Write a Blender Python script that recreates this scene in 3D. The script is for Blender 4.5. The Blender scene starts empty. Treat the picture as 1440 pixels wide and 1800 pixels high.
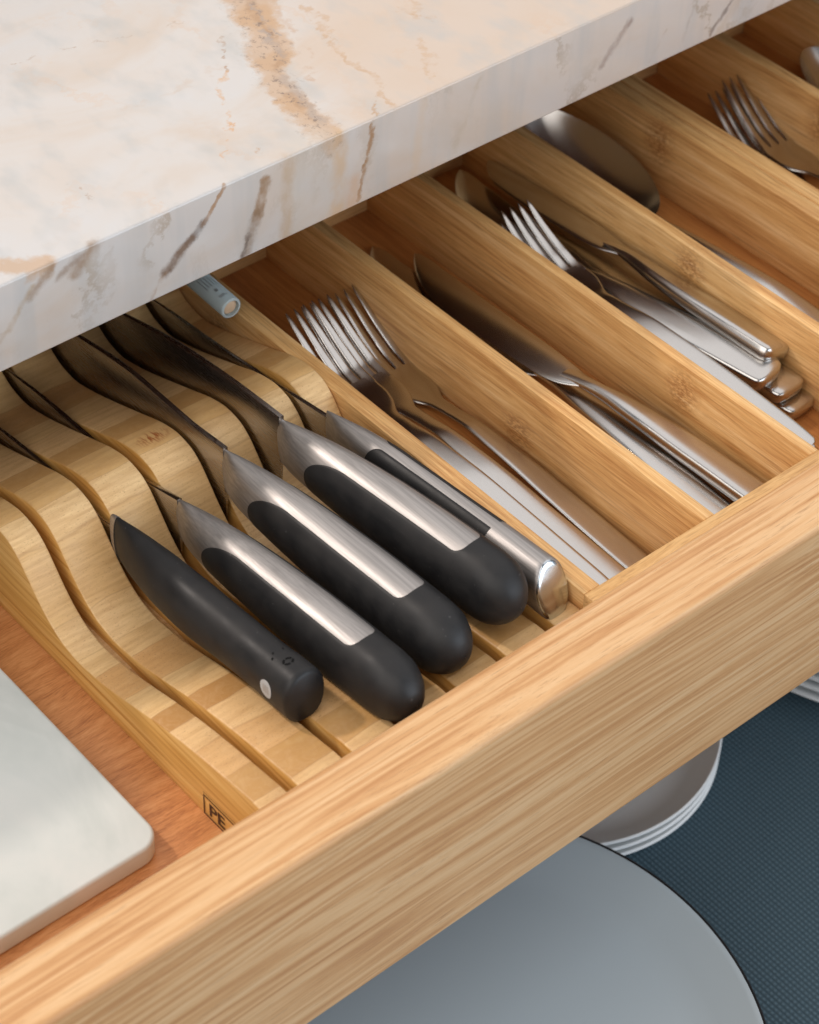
import bpy, bmesh, math, random
from mathutils import Vector, Matrix
random.seed(4)
CM = 0.01
C = bpy.context.scene.collection
# ------------------------------------------------------------------ camera
cam_d = bpy.data.cameras.new('camera')
cam = bpy.data.objects.new('camera', cam_d); C.objects.link(cam)
R0, R1, R2 = (0.76086197, -0.64811953, 0.03209577), (-0.42890462, -0.53939866, -0.72463088), (0.48695983, 0.53757806, -0.68838939)
M = Matrix(((R0[0], -R1[0], -R2[0], -51.5455*CM), (R0[1], -R1[1], -R2[1], -44.7487*CM), (R0[2], -R1[2], -R2[2], 72.3920*CM), (0, 0, 0, 1)))
cam.matrix_world = M
cam_d.sensor_fit = 'VERTICAL'; cam_d.sensor_height = 30.0; cam_d.lens = 3998.4/1800*30.0
cam_d.clip_start = 0.05; cam_d.clip_end = 30
cam_d.dof.use_dof = True; cam_d.dof.focus_distance = 1.00; cam_d.dof.aperture_fstop = 11.0
bpy.context.scene.camera = cam
# ------------------------------------------------------------------ light
sc = bpy.context.scene
w = bpy.data.worlds.new('World'); sc.world = w; w.use_nodes = True
w.node_tree.nodes['Background'].inputs[0].default_value = (0.92, 0.95, 1.0, 1)
w.node_tree.nodes['Background'].inputs[1].default_value = 0.19
sc.view_settings.view_transform = 'Standard'; sc.view_settings.look = 'None'; sc.view_settings.exposure = 0.27; sc.view_settings.gamma = 1.0
sc.cycles.max_bounces = 10; sc.cycles.diffuse_bounces = 5; sc.cycles.glossy_bounces = 6
try:
    sc.cycles.use_denoising = True
except Exception: pass
def area(name, pos, target, size, power, color, sy=None):
    l = bpy.data.lights.new(name, 'AREA'); l.energy = power; l.color = color; l.shape = 'RECTANGLE'; l.size = size; l.size_y = sy or size
    o = bpy.data.objects.new(name, l); C.objects.link(o)
    o.location = [c*CM for c in pos]
    d = Vector([t-p for t, p in zip(target, pos)])
    o.rotation_euler = d.to_track_quat('-Z', 'Y').to_euler(); return o
# warm bright window/ceiling light behind the worktop on the right, cool window in front on the right, added fill on the left
area('key_light', (-112, 197, 210), (0, 5, 4), .18, 33, (1.0, 0.885, 0.80))
area('ceiling_light', (150, 40, 262), (10, 10, 4), 4.2, 36, (1.0, 0.95, 0.92), 3.6)
area('left_fill_light', (-205, -40, 200), (0, 8, 4), 3.6, 56, (1.0, 0.93, 0.86), 3.0)  # soft fill added on the left to brighten the left-facing divider sides
area('window_light', (95, -255, 85), (0, 5, 0), 2.6, 44, (0.80, 0.895, 1.0), 1.7)

# ------------------------------------------------------------------ node helpers
class NT:
    def __init__(s, name, rough=.5, spec=.5, metal=0.0):
        s.m = bpy.data.materials.new(name); s.m.use_nodes = True; s.t = s.m.node_tree; s.b = s.t.nodes['Principled BSDF']
        s.b.inputs['Roughness'].default_value = rough; s.b.inputs['Metallic'].default_value = metal
        s.b.inputs['Specular IOR Level'].default_value = spec
        g = s.t.nodes.new('ShaderNodeNewGeometry'); s.nrm = g.outputs['Normal']
        v = s.t.nodes.new('ShaderNodeVectorMath'); v.operation = 'SCALE'; s.t.links.new(g.outputs['Position'], v.inputs[0]); v.inputs['Scale'].default_value = 100
        s.p = v.outputs[0]                                              # position in centimetres
    def set(s, sock, v):
        if isinstance(v, bpy.types.NodeSocket): s.t.links.new(v, sock)
        elif v is not None: sock.default_value = v
    def n(s, typ, ins=(), out=0, **kw):
        nd = s.t.nodes.new(typ)
        for k, v in kw.items(): setattr(nd, k, v)
        for i, v in enumerate(ins):
            s.set(nd.inputs[i], v)
        return nd.outputs[out]
    def m_(s, op, a, b=None, c=None, clamp=False): return s.n('ShaderNodeMath', (a, b, c) if c is not None else (a, b) if b is not None else (a,), operation=op, use_clamp=clamp)
    def v_(s, op, a, b=None, out=0): return s.n('ShaderNodeVectorMath', (a, b) if b is not None else (a,), out, operation=op)
    def scale(s, v, k):
        nd = s.t.nodes.new('ShaderNodeVectorMath'); nd.operation = 'SCALE'; s.set(nd.inputs[0], v); s.set(nd.inputs['Scale'], k); return nd.outputs[0]
    def noise(s, vec, sc=1.0, det=3.0, rough=.55, dist=0.0, col=False):
        nd = s.t.nodes.new('ShaderNodeTexNoise'); s.set(nd.inputs['Vector'], vec)
        nd.inputs['Scale'].default_value = sc; nd.inputs['Detail'].default_value = det; nd.inputs['Roughness'].default_value = rough; nd.inputs['Distortion'].default_value = dist
        return nd.outputs['Color' if col else 'Fac']
    def str(s, vec, x, y, z): return s.v_('MULTIPLY', vec, (x, y, z))
    def ramp(s, f, stops, interp='LINEAR'):
        nd = s.t.nodes.new('ShaderNodeValToRGB'); s.set(nd.inputs[0], f); cr = nd.color_ramp; cr.interpolation = interp
        while len(cr.elements) < len(stops): cr.elements.new(.5)
        for e, (p, c) in zip(cr.elements, stops):
            e.position = p; e.color = (*c, 1) if len(c) == 3 else c
        return nd.outputs[0]
    def mix(s, f, a, b, mode='MIX'):
        nd = s.t.nodes.new('ShaderNodeMix'); nd.data_type = 'RGBA'; nd.blend_type = mode
        s.set(nd.inputs[0], f)
        for i, v in ((6, a), (7, b)):
            s.set(nd.inputs[i], (*v, 1) if isinstance(v, tuple) and len(v) == 3 else v)
        return nd.outputs[2]
    def mr(s, v, a, b, c=0.0, d=1.0, smooth=False):
        nd = s.t.nodes.new('ShaderNodeMapRange'); nd.interpolation_type = 'SMOOTHSTEP' if smooth else 'LINEAR'
        for i, q in enumerate((v, a, b, c, d)): s.set(nd.inputs[i], q)
        return nd.outputs[0]
    def sep(s, v):
        nd = s.t.nodes.new('ShaderNodeSeparateXYZ'); s.set(nd.inputs[0], v); return nd.outputs
    def comb(s, x, y, z): return s.n('ShaderNodeCombineXYZ', (x, y, z))
    def seg(s, p, a, b):                                                # distance (cm) from p to the segment a-b
        a, b = Vector(a), Vector(b); ba = b-a
        pa = s.v_('SUBTRACT', p, tuple(a))
        h = s.m_('DIVIDE', s.v_('DOT_PRODUCT', pa, tuple(ba), 1), ba.dot(ba), clamp=True)
        k = s.t.nodes.new('ShaderNodeVectorMath'); k.operation = 'SCALE'; k.inputs[0].default_value = ba; s.t.links.new(h, k.inputs['Scale'])
        return s.v_('LENGTH', s.v_('SUBTRACT', pa, k.outputs[0]), None, 1)
    def col(s, c): s.set(s.b.inputs['Base Color'], (*c, 1) if isinstance(c, tuple) and len(c) == 3 else c)
    def rough(s, v): s.set(s.b.inputs['Roughness'], v)
    def bump(s, h, strength=.2, dist=.02):
        nd = s.t.nodes.new('ShaderNodeBump'); nd.inputs['Strength'].default_value = strength; nd.inputs['Distance'].default_value = dist*CM
        s.set(nd.inputs['Height'], h); s.t.links.new(nd.outputs[0], s.b.inputs['Normal'])

def mat_bamboo(name, lo, mid, hi, along='y', knots=False, rough=.42, contrast=1.0):
    k = NT(name, rough, .4)
    st = (1, .035, 1) if along == 'y' else (.035, 1, 1)
    q = k.v_('ADD', k.p, k.scale(k.noise(k.str(k.p, .1, .04, .1), 1, 2, col=True), 1.0))
    wide = k.noise(k.str(q, 1.1*st[0], 1.1*st[1], 1.1*st[2]), 1, 2)
    mid_n = k.noise(k.str(q, 5*st[0], 5*st[1], 5*st[2]), 1, 3, .6)
    fine = k.noise(k.str(q, 24*st[0], 15*st[1], 24*st[2]), 1, 3, .75)
    f = k.m_('ADD', k.m_('MULTIPLY', wide, .34), k.m_('ADD', k.m_('MULTIPLY', mid_n, .36), k.m_('MULTIPLY', fine, .30)))
    c = k.ramp(f, [(.5-.13/contrast, lo), (.5, mid), (.5+.12/contrast, hi)])
    dark = k.m_('MAXIMUM', k.mr(k.noise(k.str(q, 9*st[0], 6*st[1], 9*st[2]), 1, 2, .5), .60, .72), k.m_('MULTIPLY', k.mr(k.noise(k.str(q, 19*st[0], 9*st[1], 19*st[2]), 1, 2, .6), .56, .66), .7))
    c = k.mix(k.m_('MULTIPLY', dark, .5), c, (lo[0]*.55, lo[1]*.45, lo[2]*.4))
    if knots:                                                           # bamboo node: short dark fibres across one patch of the side face
        at = k.t.nodes.new('ShaderNodeAttribute'); at.attribute_type = 'OBJECT'; at.attribute_name = 'knot_y'
        x, y, z = k.sep(q)
        dy = k.m_('DIVIDE', k.m_('SUBTRACT', y, at.outputs['Fac']), 1.25)
        dz = k.m_('DIVIDE', k.m_('SUBTRACT', z, k.m_('ADD', 2.7, k.m_('SINE', k.m_('MULTIPLY', at.outputs['Fac'], 7)))), k.m_('ADD', 1.4, k.m_('MULTIPLY', k.m_('SINE', k.m_('MULTIPLY', at.outputs['Fac'], 3)), .5)))
        d = k.m_('SQRT', k.m_('ADD', k.m_('MULTIPLY', dy, dy), k.m_('MULTIPLY', dz, dz)))
        nn = k.noise(k.str(k.p, 9, 3.5, 13), 1, 3, .75)
        mk = k.m_('MULTIPLY', k.mr(d, 1.1, .3), k.mr(nn, .42, .56))
        c = k.mix(k.m_('MULTIPLY', mk, .75), c, (lo[0]*.55, lo[1]*.42, lo[2]*.32))
    k.col(c); k.bump(fine, .12, .03)
    k.rough(k.mr(fine, .3, .7, rough-.06, rough+.1))
    return k.m

def mat_oak(name):
    k = NT(name, .45, .4)
    q = k.v_('ADD', k.p, k.scale(k.noise(k.str(k.p, .022, .16, .16), 1, 2, col=True), 2.6))
    a = k.noise(k.str(q, .018, .8, .8), 1, 2, .5)
    b = k.noise(k.str(q, .035, 3.4, 3.4), 1, 4, .68)
    f = k.noise(k.str(q, .30, 20, 20), 1, 3, .8)
    wv = k.m_('SINE', k.m_('MULTIPLY', a, 42))                           # growth rings
    ring = k.mr(wv, -1, 1)
    g = k.m_('ADD', k.m_('MULTIPLY', ring, .20), k.m_('ADD', k.m_('MULTIPLY', b, .48), k.m_('MULTIPLY', f, .32)))
    c = k.ramp(g, [(.26, (.43, .19, .07)), (.42, (.60, .325, .14)), (.54, (.69, .415, .20)), (.70, (.75, .50, .275))])
    pores = k.mr(k.noise(k.str(q, .30, 17, 17), 1, 3, .8), .56, .64)
    c = k.mix(k.m_('MULTIPLY', pores, k.mr(b, .38, .62, .15, .6)), c, (.30, .125, .045))
    k.col(c); k.bump(k.m_('SUBTRACT', f, k.m_('MULTIPLY', pores, .6)), .2, .04)
    return k.m

def mat_block(name):
    k = NT(name, .40, .4)
    x, y, z = k.sep(k.p)
    wob = k.m_('MULTIPLY', k.noise(k.str(k.p, .35, .35, .1), 1, 2), .5)
    yy = k.m_('DIVIDE', k.m_('ADD', y, k.m_('ADD', wob, k.m_('MULTIPLY', k.noise(k.str(k.p, .02, .5, .02), 1, 1), 2.0))), 1.75)
    cell = k.m_('FLOOR', yy); fr = k.m_('FRACT', yy)
    wn = k.t.nodes.new('ShaderNodeTexWhiteNoise'); wn.noise_dimensions = '1D'; k.set(wn.inputs['W'], cell); rnd = wn.outputs['Value']
    base = k.ramp(rnd, [(0, (.46, .235, .075)), (.3, (.67, .41, .16)), (.7, (.82, .57, .29)), (1, (.60, .31, .11))])
    gr = k.noise(k.str(k.p, .5, 3.2, 9), 1, 3, .6)
    base = k.mix(k.mr(gr, .35, .68, 0, .55), base, (.50, .27, .10))
    curl = k.noise(k.str(k.p, 1.6, 1.6, 1.6), 1, 4, .65, 1.5)
    base = k.mix(k.mr(curl, .45, .75, 0, .3), base, (.70, .47, .25))
    pores = k.mr(k.noise(k.str(k.p, 9, 20, 14), 1, 2, .6), .60, .70)
    top = k.mix(k.m_('MULTIPLY', pores, k.mr(rnd, .2, .9, .12, .6)), base, (.34, .165, .06))
    joint = k.mr(k.m_('MINIMUM', fr, k.m_('SUBTRACT', 1.0, fr)), .0, .03, .35, 0)
    top = k.mix(joint, top, (.36, .18, .07))
    tear = k.mr(k.noise(k.str(k.p, 7, 1.2, 3), 1, 2, .7), .47, .58)      # rusty tear-out on one band
    tm = k.m_('MULTIPLY', k.mr(k.v_('LENGTH', k.v_('SUBTRACT', k.str(k.p, .8, 1.5, .3), (-9.5*.8, 18.9*1.5, 4.8*.3)), None, 1), .9, .2), tear)
    top = k.mix(tm, top, (.36, .11, .03))
    side = k.noise(k.str(k.p, 2, .12, 4.2), 1, 3, .6)
    sidec = k.ramp(side, [(.32, (.48, .235, .055)), (.5, (.62, .345, .095)), (.68, (.70, .43, .15))])
    nx = k.sep(k.nrm)[0]
    sd = k.mr(k.m_('ABSOLUTE', nx), .75, .95)
    k.col(k.mix(sd, top, sidec)); k.bump(pores, .12, .03)
    return k.m

def mat_floor(name):                                                    # reddish veneer on the drawer bottom, grain across
    k = NT(name, .38, .45)
    q = k.v_('ADD', k.p, k.scale(k.noise(k.str(k.p, .2, .3, .2), 1, 2, col=True), 1.0))
    a = k.noise(k.str(q, .25, 2.6, 1), 1, 3, .6)
    f = k.noise(k.str(q, 1.6, 14, 4), 1, 3, .7)
    g = k.m_('ADD', k.m_('MULTIPLY', a, .5), k.m_('MULTIPLY', f, .5))
    c = k.ramp(g, [(.34, (.37, .135, .045)), (.5, (.58, .25, .09)), (.64, (.68, .33, .135))])
    k.col(c); k.bump(f, .12, .03); return k.m

def mat_marble(name):
    k = NT(name, .16, .5)
    d1 = k.v_('SUBTRACT', k.noise(k.str(k.p, .35, .35, .35), 1, 3, col=True), (.5, .5, .5))
    d2 = k.v_('SUBTRACT', k.noise(k.str(k.p, 1.8, 1.8, 1.8), 1, 4, .65, col=True), (.5, .5, .5))
    q = k.v_('ADD', k.p, k.v_('ADD', k.scale(d1, 2.2), k.scale(d2, 1.1)))
    x, y, z = k.sep(k.p)
    cloud = k.noise(k.str(k.p, .12, .2, .2), 1, 4, .6, .6)
    base = k.ramp(cloud, [(.3, (.585, .575, .57)), (.5, (.595, .56, .53)), (.7, (.58, .505, .44))])
    warm = k.mr(k.m_('ADD', k.m_('SUBTRACT', x, k.m_('MULTIPLY', k.m_('SUBTRACT', y, 20), .4)), k.m_('MULTIPLY', cloud, 8)), 4, 9, 0, .75, True)
    top = k.m_('GREATER_THAN', z, 15.25)
    base = k.mix(k.m_('MULTIPLY', warm, k.mr(top, 0, 1, .3, 1)), base, (.60, .475, .375))
    fog = k.noise(k.str(k.p, .5, .3, .06), 1, 3, .6)
    base = k.mix(k.mr(fog, .5, .72, 0, .5), base, (.43, .45, .455))
    c = base
    # faint natural veining everywhere: ridged noise, ochre on top, grey and stretched downwards on the edge
    rn = k.noise(k.v_('ADD', k.str(k.p, .13, .10, .05), k.scale(d2, .22)), 1, 3, .5)
    rid = k.m_('MULTIPLY', k.mr(k.m_('ABSOLUTE', k.m_('SUBTRACT', rn, .5)), .0, .022, 1, 0, True), k.mr(k.noise(k.str(k.p, .25, .25, .2), 1, 2), .42, .62))
    c = k.mix(k.m_('MULTIPLY', rid, k.mr(top, 0, 1, .7, .22)), c, k.mix(top, (.40, .33, .26), (.62, .40, .24)))
    rn2 = k.noise(k.v_('ADD', k.str(k.p, .55, .3, .10), k.scale(d2, .5)), 1, 3, .6)
    rid2 = k.m_('MULTIPLY', k.mr(k.m_('ABSOLUTE', k.m_('SUBTRACT', rn2, .52)), .0, .03, 1, 0, True), k.mr(k.noise(k.str(k.p, .3, .3, .1), 1, 2, .5, .4), .5, .68))
    c = k.mix(k.m_('MULTIPLY', rid2, k.mr(top, 0, 1, .15, .04)), c, (.44, .38, .32))
    orange, brown, grey, black = (.52, .335, .195), (.36, .21, .11), (.36, .31, .28), (.10, .075, .065)
    T = 15.4; F = 20.1
    gaps = k.mr(k.noise(k.str(k.p, 1.0, 1.0, .7), 1, 3, .6), .25, .56, .15, 1)
    def vein(a, b, wd, colr, amt, soft=.6, brk=0.0, pp=None):
        nonlocal c
        d = k.seg(pp or q, a, b)
        m = k.mr(d, wd, wd*(1-soft), 0, amt, True)
        if brk: m = k.m_('MULTIPLY', m, gaps)
        c = k.mix(m, c, colr)
    # on top
    for a, b, wd, cl, am, so in [
        ((7.2, 34.5, T), (5.2, 30, T), 1.5, orange, .75, .45), ((5.2, 30, T), (3.2, 26.6, T), 1.25, orange, .7, .45), ((3.2, 26.6, T), (1.9, 23, T), 1.05, orange, .65, .5), ((1.9, 23, T), (1.4, 19.5, T), 1.15, orange, .7, .5), ((6.6, 33, T), (4.6, 28.8, T), .5, brown, .5, .9), ((4.6, 28.8, T), (2.4, 24.2, T), .42, brown, .5, .9), ((2.4, 24.2, T), (1.2, 20, T), .4, brown, .45, .9),
        ((8.4, 34, T), (6.6, 30, T), .4, orange, .6, .7), ((6.6, 30, T), (4.0, 24.0, T), .3, (.50, .32, .2), .5, .8),
        ((4.6, 29.6, T), (3.6, 26.6, T), .34, grey, .8, .9), ((3.0, 24.8, T), (2.0, 21.2, T), .55, grey, .6, .9), ((5.9, 31.6, T), (5.0, 28.5, T), .2, grey, .7, .9),
        ((3.0, 29.6, T), (1.0, 27.0, T), .16, brown, .7, .8), ((1.0, 27.0, T), (-1.3, 23.8, T), .22, (.60, .38, .22), .7, .8), ((-1.3, 23.8, T), (-3.9, 20.2, T), .2, (.60, .36, .2), .75, .8),
        ((-6.8, 33.6, T), (-2.7, 32.8, T), .14, brown, .5, .9), ((-2.7, 32.8, T), (2.3, 32, T), .12, brown, .35, .9),
        ((-15.6, 21.4, T), (-13.4, 20.2, T), .8, orange, .7, .7), ((-17, 22.6, T), (-15.6, 21.4, T), 1.0, orange, .75, .7), ((-9.7, 25.1, T), (-8.9, 23, T), .12, brown, .4, .9), ((-8.9, 23, T), (-10.2, 20.6, T), .12, brown, .4, .9),
        ((8, 31, T), (5.3, 20.5, T), .28, orange, .6, .8), ((12.5, 28, T), (8.0, 21, T), .3, orange, .45, .9), ((9.5, 33, T), (11.5, 24, T), .25, orange, .45, .9), 
        ((-4, 27, T), (2, 27.6, T), .3, orange, .22, .9),]:
        vein(a, b, wd, cl, am, so, 1.0 if wd < .5 else 0)
    dm = k.m_('MINIMUM', k.seg(q, (5.2, 31, T), (3.0, 26, T)), k.seg(q, (3.0, 26, T), (1.3, 20, T)))
    spk = k.m_('MULTIPLY', k.mr(dm, 1.3, .2), k.mr(k.noise(k.str(k.p, 2.6, 2.2, 2.6), 1, 4, .75), .55, .64))
    c = k.mix(k.m_('MULTIPLY', spk, .75), c, (.17, .13, .11))
    for a, b, wd, am in [((5.2, 21.6, T), (4.2, 20.1, 15.2), .18, .7), ((-3.9, 20.4, T), (-4.5, 20.1, 15.1), .2, .75), ((-1.6, 21.2, T), (-1.9, 20.1, 14.9), .25, .6)]:
        vein(a, b, wd, (.47, .29, .16), am, .8, .5)
    # on the front edge
    qf = k.v_('ADD', k.p, k.v_('ADD', k.scale(d1, .9), k.scale(d2, .5)))
    for a, b, wd, cl, am, so in [
        ((-4.4, F, 15.3), (-5.4, F, 13.9), .13, brown, .85, .6), ((-5.4, F, 13.9), (-6.2, F, 13.2), .22, black, .6, .8), ((-6.0, F, 13.4), (-7.4, F, 12.2), .26, (.16, .09, .05), .85, .8), ((-7.4, F, 12.2), (-8.6, F, 10.9), .12, brown, .35, .9),
        ((-2.0, F, 14.7), (-2.5, F, 13.1), .30, (.30, .19, .11), .85, .6), ((-2.5, F, 13.1), (-3.3, F, 11.3), .30, (.26, .18, .12), .8, .8), ((-3.0, F, 12.2), (-3.5, F, 11.1), .15, black, .7, .8),
        ((-.7, F, 15.4), (-1.0, F, 11.0), .35, (.50, .37, .25), .7, .8), ((.6, F, 15.4), (.5, F, 11.0), 1.2, (.58, .52, .45), .45, .6), ((2.1, F, 15.4), (1.9, F, 11.0), .45, (.60, .40, .22), .55, .8), ((4.1, F, 15.2), (3.2, F, 11.3), .12, (.32, .17, .07), .8, .8), ((2.9, F, 12.5), (2.9, F, 11.0), .5, (.60, .36, .2), .5, .9),
        ((-10.9, F, 15.3), (-12.0, F, 14.3), .32, (.30, .19, .11), .75, .9), ((-11.5, F, 15.1), (-12.8, F, 14.5), .2, (.26, .17, .11), .6, .9), ((-13.2, F, 15.1), (-14.2, F, 14.2), .26, (.30, .19, .11), .65, .9), ((-14.2, F, 14.6), (-15.9, F, 12.4), .16, (.42, .31, .20), .6, .9),
        ((20.2, F, 14.4), (18.5, F, 12.4), .24, (.30, .235, .21), .8, .8), ((28.0, F, 13.4), (26.3, F, 11.4), .14, (.24, .2, .18), .8, .8), ((28.6, F, 13.6), (27.0, F, 11.2), .3, (.52, .42, .33), .6, .8), ((22.8, F, 12.8), (21.9, F, 11.4), .12, (.42, .34, .27), .5, .9), ((24.8, F, 13.3), (24.2, F, 11.8), .13, (.42, .37, .34), .5, .9),
        ((10.5, F, 14.9), (9.0, F, 11.4), .18, (.48, .40, .30), .45, .9), ((7.0, F, 15.2), (6.6, F, 11.2), .3, (.62, .47, .33), .4, .9),]:
        vein(a, b, wd*1.5, cl, am, so, .8, qf)
    k.col(c); k.rough(k.mr(cloud, .3, .7, .13, .22)); return k.m

def mat_steel(name, rough=.26, tint=(.62, .60, .575), fine=0.0):
    k = NT(name, rough, .5, 1.0); k.col(tint)
    f = k.noise(k.str(k.p, 22, .8, 22), 1, 3, .7)
    s = k.noise(k.str(k.p, .7, .3, .7), 1, 3, .5)
    sc_ = k.mr(k.noise(k.str(k.p, 2.5, 14, 2.5), 1, 2, .5, 2.0), .69, .72)
    k.rough(k.mr(k.m_('ADD', k.m_('MULTIPLY', f, .55), k.m_('MULTIPLY', s, .45)), .3, .7, rough-.04, rough+.06))
    h = k.m_('ADD', f, k.m_('MULTIPLY', sc_, .15))
    if fine:                                                            # long brushing lines
        ln = k.noise(k.str(k.p, 9, .10, 9), 1, 3, .6)
        k.col(k.mix(k.mr(ln, .35, .66), tuple(c*.82 for c in tint), tuple(min(1, c*1.10) for c in tint)))
    if fine: h = k.m_('ADD', h, k.m_('MULTIPLY', k.noise(k.str(k.p, 5.5, .10, 5.5), 1, 2, .5), 2.5))
    k.bump(h, fine or .02, .012)
    return k.m

def mat_plain(name, colr, rough=.5, spec=.5, var=.0, metal=0.0, nscale=2.0):
    k = NT(name, rough, spec, metal)
    n_ = k.noise(k.str(k.p, nscale, nscale, nscale), 1, 4, .6)
    k.col(k.mix(k.mr(n_, .3, .7), tuple(c*(1-var) for c in colr), tuple(min(1, c*(1+var)) for c in colr)))
    if var > 0: k.rough(k.mr(n_, .3, .7, max(.02, rough-.05), rough+.06))
    return k.m

def mat_black(name):
    k = NT(name, .52, .42)
    n_ = k.noise(k.p, .9, 4, .6); f = k.noise(k.p, 14, 2, .5)
    sp = k.mr(k.noise(k.p, 5.5, 1, .4), .775, .80)                        # a few dust specks
    k.col(k.mix(k.m_('MULTIPLY', sp, .12), k.mix(k.mr(n_, .35, .7), (.010, .010, .011), (.018, .017, .017)), (.3, .3, .29)))
    k.rough(k.mr(n_, .35, .65, .46, .58)); k.bump(f, .05, .01); return k.m

def mat_mat(name):
    k = NT(name, .6, .3)
    x, y, z = k.sep(k.p)
    a = k.m_('SINE', k.m_('MULTIPLY', x, 2*math.pi/.27)); b = k.m_('SINE', k.m_('MULTIPLY', y, 2*math.pi/.27))
    h = k.m_('MULTIPLY', k.mr(a, -1, 1), k.mr(b, -1, 1, .45, 1))
    c = k.ramp(h, [(0, (.04, .07, .09)), (.5, (.07, .115, .143)), (1, (.098, .152, .187))])
    k.col(c); k.bump(h, .45, .08); return k.m

M_BAM = mat_bamboo('bamboo_divider', (.49, .225, .07), (.73, .425, .165), (.88, .60, .30), knots=True)
M_BAMF = mat_bamboo('bamboo_tray_floor', (.34, .125, .035), (.48, .20, .058), (.58, .275, .09), rough=.36)
M_BAMX = mat_bamboo('bamboo_rail', (.55, .30, .11), (.70, .43, .18), (.78, .52, .25), along='x')
M_OAK = mat_oak('oak_drawer_front')
M_BLK = mat_block('laminated_bamboo_block')
M_FLR = mat_floor('drawer_veneer')
M_MAR = mat_marble('veined_marble')
M_STL = mat_steel('satin_steel_cutlery', .20, (.57, .555, .54))
M_HND = mat_steel('brushed_steel_handle', .50, (.47, .445, .43), fine=.3)
M_BLD = mat_steel('knife_blade_steel', .26, (.42, .39, .37))
M_CAP = mat_steel('reflection_tinted_steel_cap', .17, (.58, .63, .67))  # bluish tint puts the cool window's reflection into the steel colour
M_GRP = mat_black('black_rubber_grip')
M_PLT = mat_plain('white_porcelain', (.80, .81, .81), .25, .5, .0)
M_BIG = mat_plain('blue_grey_glazed_plate', (.39, .455, .50), .32, .5, .0)
M_RIM = mat_plain('black_plate_rim', (.012, .012, .014), .3)
M_BRD = None
M_MAT = mat_mat('ribbed_blue_liner')
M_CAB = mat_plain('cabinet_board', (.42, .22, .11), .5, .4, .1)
M_INK = mat_plain('burnt_print', (.075, .035, .02), .7, .2, .2)
M_DOT = mat_plain('grey_logo_print', (.42, .43, .44), .5, .3, .03)
M_GAP = mat_plain('dark_recess', (.008, .008, .008), .8, .1)

def mat_board():
    k = NT('pale_marble_board', .22, .5)
    cl = k.noise(k.str(k.p, .25, .18, .3), 1, 4, .6, .5)
    c = k.ramp(cl, [(.3, (.55, .585, .56)), (.5, (.62, .645, .62)), (.7, (.67, .675, .645))])
    c = k.mix(k.mr(k.noise(k.str(k.p, .3, .1, .2), 1, 3, .6, 1.0), .6, .75, 0, .35), c, (.47, .50, .475))
    k.col(c); return k.m
M_BRD = mat_board()

def mat_plastic():
    k = NT('clear_plastic_tube', .12, .5)
    k.col((.74, .84, .85)); k.b.inputs['Transmission Weight'].default_value = .55; k.b.inputs['IOR'].default_value = 1.35
    return k.m
M_TUB = mat_plastic()

# ------------------------------------------------------------------ object helpers (all coordinates in centimetres)
def tag(o, label=None, cat=None, group=None, kind=None):
    for a, b in (('label', label), ('category', cat), ('group', group), ('kind', kind)):
        if b: o[a] = b
    return o
def thing(name, loc, label, cat, group=None):
    o = bpy.data.objects.new(name, None); C.objects.link(o); o.location = [c*CM for c in loc]; o.empty_display_size = .02
    return tag(o, label, cat, group)
def org(par):
    v = Vector((0, 0, 0))
    while par is not None: v = v+Vector(par.location); par = par.parent
    return v
def mk(name, V, F, mat, parent=None, smooth=True, origin=None, flip=False):
    base = org(parent)
    o_ = Vector([c*CM for c in origin])-base if origin else Vector((0, 0, 0))
    off = base+o_
    me = bpy.data.meshes.new(name)
    me.from_pydata([(x*CM-off.x, y*CM-off.y, z*CM-off.z) for x, y, z in V], [], F)
    bm = bmesh.new(); bm.from_mesh(me); bmesh.ops.remove_doubles(bm, verts=bm.verts, dist=1e-6); bmesh.ops.recalc_face_normals(bm, faces=bm.faces); bm.to_mesh(me); bm.free()
    me.materials.append(mat)
    if smooth:
        me.polygons.foreach_set('use_smooth', [True]*len(me.polygons))
        try: me.set_sharp_from_angle(angle=math.radians(50))
        except Exception: pass
    o = bpy.data.objects.new(name, me); C.objects.link(o); o.parent = parent; o.location = o_
    return o
def box(name, x0, x1, y0, y1, z0, z1, mat, parent=None, bev=.06, seg=2, origin=None):
    bm = bmesh.new(); bmesh.ops.create_cube(bm, size=1)
    for v in bm.verts: v.co = Vector(((x0+x1)/2+v.co.x*(x1-x0), (y0+y1)/2+v.co.y*(y1-y0), (z0+z1)/2+v.co.z*(z1-z0)))
    if bev: bmesh.ops.bevel(bm, geom=bm.edges[:], offset=bev, segments=seg, affect='EDGES', profile=.5)
    bm.verts.ensure_lookup_table()
    V = [tuple(v.co) for v in bm.verts]; F = [tuple(v.index for v in f.verts) for f in bm.faces]; bm.free()
    return mk(name, V, F, mat, parent, True, origin)
def loft(rings, cap0=True, cap1=True, closed=True):
    V, F = [], []; n = len(rings[0])
    for r in rings: V += [tuple(p) for p in r]
    for i in range(len(rings)-1):
        for j in range(n if closed else n-1):
            a, b = i*n+j, i*n+(j+1) % n
            F.append((a, b, b+n, a+n))
    if cap0: F.append(tuple(range(n)))
    if cap1: F.append(tuple((len(rings)-1)*n+j for j in range(n)))
    return V, F
def add(A, B):
    n = len(A[0]); A[0].extend(B[0]); A[1].extend([tuple(i+n for i in f) for f in B[1]]); return A
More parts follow.
